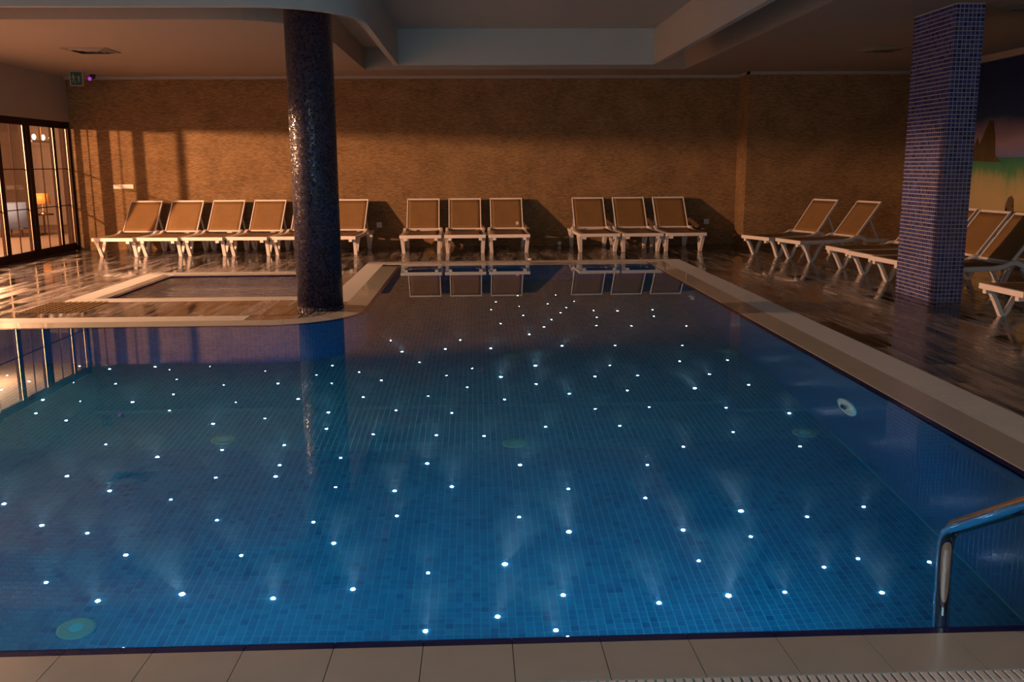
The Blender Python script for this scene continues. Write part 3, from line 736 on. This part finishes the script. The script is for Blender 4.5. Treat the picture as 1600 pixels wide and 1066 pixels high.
# ================================================================ SMALL WALL AND CEILING FITTINGS
def socket(x, z, y, lab, s=0.045):
    e = empty('wall_socket', (x, y, z), lab, 'socket')
    part('cover_plate', MB().box(x-s, x+s, y-0.012, y, z-s, z+s), m_socket, e, bevel=0.003)
    part('socket_insert', MB().xf(Matrix.Identity(4)).box(x-s*0.6, x+s*0.6, y-0.016, y-0.012, z-s*0.6, z+s*0.6), m_grate, e)
socket(-1.69, 0.39, YB, 'square white socket on the stone wall between the left and middle loungers')
socket(4.1, 0.4, YB, 'square white socket on the stone wall left of the wall step')
socket(1.48, 0.04, YB-0.02, 'tiny pale socket at the foot of the wall between the two trios', 0.03)
e = empty('wall_sign', (-6.05, YB, 1.085), 'small blank white strip sign on the stone wall above the leftmost lounger', 'sign')
part('sign_plate', MB().box(-6.22, -5.88, YB-0.02, YB, 1.045, 1.12), m_socket, e, bevel=0.003)

def vent(x, y, lab, s=0.28):
    e = empty('ceiling_vent', (x, y, ZC), lab, 'ceiling vent', 'square ceiling air vents')
    m_v = bpy.data.materials.get('vent_paint') or plain('vent_paint', (0.3, 0.26, 0.23), 0.6)
    fr = MB()
    fr.box(x-s, x+s, y-s, y-s+0.03, ZC-0.012, ZC); fr.box(x-s, x+s, y+s-0.03, y+s, ZC-0.012, ZC)
    fr.box(x-s, x-s+0.03, y-s+0.03, y+s-0.03, ZC-0.012, ZC); fr.box(x+s-0.03, x+s, y-s+0.03, y+s-0.03, ZC-0.012, ZC)
    part('frame', fr, m_v, e)
    for q in (0.7, 0.45, 0.2):
        sl = MB(); a = s*q; z0, z1 = ZC-0.028, ZC-0.004
        for (p1, p2, p3, p4) in (((-a, -a), (a, -a), (a+.03, -a-.03), (-a-.03, -a-.03)), ((a, -a), (a, a), (a+.03, a+.03), (a+.03, -a-.03)),
                                 ((a, a), (-a, a), (-a-.03, a+.03), (a+.03, a+.03)), ((-a, a), (-a, -a), (-a-.03, -a-.03), (-a-.03, a+.03))):
            sl.quad((x+p1[0], y+p1[1], z0), (x+p2[0], y+p2[1], z0), (x+p3[0], y+p3[1], z1), (x+p4[0], y+p4[1], z1))
            sl.quad((x+p4[0], y+p4[1], z1+.002), (x+p3[0], y+p3[1], z1+.002), (x+p2[0], y+p2[1], z0+.002), (x+p1[0], y+p1[1], z0+.002))
        part('louvre', sl, m_v, e)
    part('duct_plate', MB().box(x-s+0.03, x+s-0.03, y-s+0.03, y+s-0.03, ZC-0.002, ZC), m_black, e)
vent(-4.98, 12.8, 'square ceiling vent over the left deck by the glazed doors')
vent(5.5, 12.75, 'square ceiling vent on the right soffit, left of the pillar')
vent(5.55, 9.35, 'square ceiling vent right of the top of the pillar')

# running-man exit sign hanging near the back left corner
ex = empty('exit_sign', (-6.3, 15.5, 2.8), 'small green exit sign with running man and arrow in the left back corner', 'sign')
m_green = plain('sign_green', (0.012, 0.06, 0.045), 0.4); m_signw = plain('sign_white', (0.2, 0.25, 0.24), 0.4)
RZ = Matrix.Translation((-6.3, 15.5, 0)) @ Matrix.Rotation(math.radians(10), 4, 'Z')
zc_ = 2.795
part('housing', MB().box(-0.1, 0.1, -0.02, 0.05, zc_-0.11, ZC).xf(RZ), m_plaster, ex)
part('face_panel', MB().box(-0.082, 0.086, -0.027, -0.02, zc_-0.1, zc_+0.1).xf(RZ), m_green, ex)
pm = MB()
def fig(poly):
    pm.quad(*[(a, -0.029, zc_+b) for a, b in poly])
fig([(-0.052, 0.055), (-0.034, 0.055), (-0.034, 0.074), (-0.052, 0.074)])                       # head
fig([(-0.055, -0.005), (-0.03, -0.005), (-0.026, 0.048), (-0.05, 0.048)])                       # trunk
fig([(-0.07, 0.012), (-0.062, 0.006), (-0.045, 0.036), (-0.052, 0.045)]); fig([(-0.03, 0.034), (-0.012, 0.016), (-0.006, 0.024), (-0.026, 0.046)])
fig([(-0.05, -0.005), (-0.04, -0.005), (-0.055, -0.06), (-0.068, -0.06)]); fig([(-0.042, -0.005), (-0.03, -0.005), (-0.014, -0.04), (-0.026, -0.045)])
fig([(-0.026, -0.045), (-0.014, -0.04), (-0.012, -0.07), (-0.022, -0.07)])
fig([(0.03, -0.05), (0.048, -0.05), (0.048, 0.01), (0.03, 0.01)]); fig([(0.016, 0.008), (0.062, 0.008), (0.039, 0.05), (0.038, 0.05)])   # arrow
part('pictogram', pm.xf(RZ), m_signw, ex)
sn = empty('ceiling_sensor', (-6.28, 16.1, ZC), 'small dome sensor with a purple light beside the exit sign', 'sensor')
part('dome', MB().lathe([(0.045, ZC-0.001), (0.045, ZC-0.03), (0.035, ZC-0.06), (0.01, ZC-0.075)], -6.28, 16.1, 20), m_black, sn, smooth=True)
part('indicator', MB().lathe([(0.0, ZC-0.1), (0.02, ZC-0.095), (0.027, ZC-0.07), (0.02, ZC-0.045), (0.0, ZC-0.04)], -6.31, 16.05, 14), emit('purple_led', (0.5, 0.05, 0.6), 0.9), sn, smooth=True)

# ================================================================ LADDER at the near edge
ld = empty('pool_ladder', (1.47, 2.6, 0), 'curved polished steel pool ladder handrail at the near right edge', 'pool ladder')
def rail_path(x):
    p = [(x, 2.545+0.12, -1.2), (x, 2.675, -0.6), (x, 2.69, -0.1), (x, 2.705, 0.17)]
    # bend then up towards the deck, over and down
    c = [(x, 2.705, 0.17), (x, 2.70, 0.235), (x, 2.665, 0.285), (x, 2.60, 0.325), (x, 2.2, 0.56), (x, 2.05, 0.64), (x, 1.9, 0.665), (x, 1.78, 0.62), (x, 1.72, 0.5), (x, 1.71, 0.0)]
    out = [Vector(q) for q in p[:-1]]
    c = [Vector(q) for q in c]
    for i in range(len(c)-1):
        a, b, d_, e_ = c[max(i-1, 0)], c[i], c[i+1], c[min(i+2, len(c)-1)]
        for s in range(4):
            t = s/4; out.append(0.5*((2*b)+(d_-a)*t+(2*a-5*b+4*d_-e_)*t*t+(3*b-a-3*d_+e_)*t**3))
    out.append(c[-1]); return out
for x in (1.47, 1.99): part('handrail', MB().tube(rail_path(x), 0.0245, 20), m_chrome, ld, smooth=True)
for z in (-0.3, -0.58, -0.86): part('tread', MB().chbox(1.47, 1.99, 2.63, 2.7, z-0.02, z, 0.006), m_chrome, ld)
for x in (1.47, 1.99): part('deck_flange', MB().lathe([(0.055, 0.0), (0.055, 0.008), (0.035, 0.014), (0.026, 0.03)], x, 1.71, 24), m_chrome, ld)

# ================================================================ DECK MAT by the left edge
dm = empty('deck_mat', (-4.2, 9.55, 0), 'rectangular golden grid mat lying on the deck left of the wading pool', 'mat')
m_gold = plain('gold_resin', (0.4, 0.25, 0.11), 0.3)
X0, X1, Y0, Y1 = -4.5, -3.92, 9.2, 9.92
b = MB(); nx, ny = 9, 10
for i in range(nx+1):
    x = X0+(X1-X0)*i/nx; b.box(x-0.003, x+0.003, Y0, Y1, 0.001, 0.006)
for j in range(ny+1):
    y = Y0+(Y1-Y0)*j/ny; b.box(X0, X1, y-0.003, y+0.003, 0.001, 0.006)
part('grid', b, m_gold, dm, kind='stuff')
b = MB()
for i in range(nx+1):
    for j in range(ny+1):
        x, y = X0+(X1-X0)*i/nx, Y0+(Y1-Y0)*j/ny; b.lathe([(0.008, 0.004), (0.007, 0.01), (0.003, 0.013)], x, y, 6)
part('studs', b, m_gold, dm, kind='stuff')

tag(part('paper_scrap', MB().prism([(0.78, 13.98), (0.83, 13.96), (0.85, 14.02), (0.8, 14.05)], 0.0, [0.02, 0.008, 0.025, 0.012]), m_socket), 'tiny crumpled white scrap on the floor behind the far grating', 'scrap')

# ================================================================ MURAL on the right wall
mu = empty('wall_mural', (XR, 10.5, 1.4), 'beach scene mural with dark sky, green sea and sand on the right wall', 'mural')
def mat_mural():
    t = NT('mural_print'); p = t.pos(); x, y, z = t.sep(p)[0:3]
    n = t.noise(t.comb(0.0, t.math('MULTIPLY', y, 0.7), z), 1.4, 4).outputs[0]
    n2 = t.noise(t.comb(0.0, y, t.math('MULTIPLY', z, 0.35)), 3.0, 3).outputs[0]
    hz = t.math('GREATER_THAN', z, 1.47)
    zz = t.math('ADD', z, t.math('MULTIPLY', t.math('SUBTRACT', n, 0.5), t.math('ADD', 0.0, 0.35)))
    zs = t.math('DIVIDE', zz, 2.9)
    sky = t.ramp(zs, [(0.47, (0.08, 0.17, 0.5)), (0.53, (0.2, 0.2, 0.42)), (0.59, (0.36, 0.27, 0.36)), (0.65, (0.24, 0.19, 0.3)), (0.70, (0.015, 0.05, 0.16)), (0.9, (0.004, 0.02, 0.1))])
    zq = t.math('DIVIDE', t.math('ADD', z, t.math('MULTIPLY', t.math('SUBTRACT', n2, 0.5), 0.7)), 1.47)
    sea = t.ramp(zq, [(0.0, (0.42, 0.33, 0.18)), (0.62, (0.46, 0.37, 0.2)), (0.78, (0.34, 0.33, 0.17)), (0.88, (0.08, 0.24, 0.12)), (0.985, (0.03, 0.2, 0.13)), (1.0, (0.03, 0.2, 0.24))])
    return t.pbr(t.mix(hz, sea, sky), 0.6)
part('print', MB().box(XR-0.006, XR-0.001, 3.0, 15.6, 0.12, 2.82), mat_mural(), mu)
m_rock = plain('printed_rock', (0.1, 0.07, 0.03), 0.6, 0.5, 7); m_post = plain('printed_post', (0.12, 0.08, 0.05), 0.6, 0.4, 12); m_rope = plain('printed_rope', (0.5, 0.36, 0.08), 0.6)
def flat(name, poly, mat, parent, lab):
    b = MB(); k = len(poly); xa, xb = XR-0.009, XR-0.0062
    b.v = [(xa, y, z) for y, z in poly]+[(xb, y, z) for y, z in poly]; b.f = [tuple(range(k))]+[(i, i+k, (i+1) % k+k, (i+1) % k) for i in range(k)]; b.rnd = [0.5]*(k+1)
    part(name, b, mat, parent, label=lab)
flat('printed_island', [(14.3, 1.44), (13.0, 1.40), (13.16, 1.5), (13.2, 1.75), (13.28, 1.98), (13.38, 2.0), (13.5, 1.82), (13.6, 1.66), (13.68, 1.76), (13.76, 1.62), (13.95, 1.56), (14.15, 1.5)], m_rock, mu, 'dark jagged rock island')
flat('printed_post', [(12.78, 0.6), (12.62, 0.62), (12.58, 0.75), (12.6, 0.9), (12.66, 0.95), (12.74, 0.92), (12.8, 0.8)], m_post, mu, 'brown weathered post')
flat('printed_rope', [(12.62, 0.82), (12.3, 0.79), (12.0, 0.84), (12.0, 0.8), (12.18, 0.76), (12.2, 0.66), (12.24, 0.66), (12.25, 0.76), (12.31, 0.75), (12.33, 0.64), (12.36, 0.64), (12.37, 0.76), (12.62, 0.79)], m_rope, mu, 'yellow rope')
flat('printed_stay', [(12.75, 0.78), (12.95, 0.55), (12.93, 0.53), (12.74, 0.72)], m_post, mu, 'slanting stay of the post')

# ================================================================ THINGS IN THE HALL behind the doors
hl = empty('wall_lamp', (-9.75, 9.8, 2.16), 'small bare-bulb wall lamp in the hall behind the glazed front', 'lamp')
part('bracket', MB().box(-11.2, -9.25, 9.79, 9.81, 2.13, 2.15), m_brass, hl)
part('backplate', MB().box(-11.2, -11.18, 9.73, 9.87, 2.05, 2.25), m_brass, hl)
tb = empty('track_lamp', (-9.9, 22.1, 2.1), 'lit lamp rail with glowing bulbs seen through the glazed doors', 'lamp')
part('rail_box', MB().box(-9.95, -9.85, 21.55, 22.75, 1.98, 2.03), m_plaster, tb)
part('ceiling_rod', MB().box(-9.91, -9.89, 22.1, 22.12, 2.03, 2.75), m_brass, tb)
m_bulb = emit('warm_bulb', (1.0, 0.62, 0.4), 9.0)
for y in (21.75, 22.2, 22.6): part('bulb', MB().lathe([(0.0, 2.03), (0.03, 2.05), (0.045, 2.1), (0.03, 2.15), (0.0, 2.16)], -9.9, y, 16), m_bulb, tb, smooth=True)
sc_ = empty('wall_sconce', (-9.9, 18.3, 2.1), 'brass wall sconce in the hall, out of sight to the left of the doors', 'lamp')
part('arm', MB().box(-11.2, -9.66, 18.29, 18.31, 2.02, 2.04), m_brass, sc_)
part('backplate', MB().box(-11.2, -11.18, 18.22, 18.38, 1.95, 2.12), m_brass, sc_)
# blue tub chair and an amber drum lamp on a low table
ch = empty('tub_chair', (-9.6, 19.9, 0), 'blue rounded tub chair behind the left glass door', 'chair')
m_blue = plain('blue_upholstery', (0.1, 0.17, 0.33), 0.7)
part('seat', MB().chbox(-9.85, -9.35, 19.65, 20.15, 0.16, 0.4, 0.03), m_blue, ch, bevel=0.03)
ar = [( -9.6+0.34*math.cos(a), 19.9+0.34*math.sin(a), 0.45) for a in [math.radians(60+i*20) for i in range(16)]]
part('shell', MB().sweep(ar, 0.5, 0.07, side=(0, 0, 1)), m_blue, ch, smooth=True)
for dx in (-0.2, 0.2):
    for dy in (-0.2, 0.2): part('leg', MB().tube([(-9.6+dx, 19.9+dy, 0.17), (-9.6+dx*1.1, 19.9+dy*1.1, 0.0)], [0.018, 0.012], 8), m_darkwood, ch)
st = empty('side_table', (-9.2, 20.3, 0), 'small dark side table beside the blue tub chair', 'table')
part('table_top', MB().lathe([(0.2, 0.42), (0.2, 0.45)], -9.2, 20.3, 24), m_darkwood, st)
part('pedestal', MB().lathe([(0.12, 0.0), (0.1, 0.02), (0.02, 0.05), (0.02, 0.42)], -9.2, 20.3, 16), m_darkwood, st)
tl = empty('table_lamp', (-9.2, 20.3, 0.45), 'amber drum-shaded lamp on the side table behind the left glass door', 'lamp')
part('lamp_base', MB().lathe([(0.07, 0.451), (0.06, 0.47), (0.015, 0.5), (0.015, 0.66)], -9.2, 20.3, 16), m_brass, tl)
part('lamp_shade', MB().lathe([(0.17, 0.66), (0.13, 0.88)], -9.2, 20.3, 24), plain('amber_shade', (0.7, 0.33, 0.08), 0.6), tl, smooth=True)
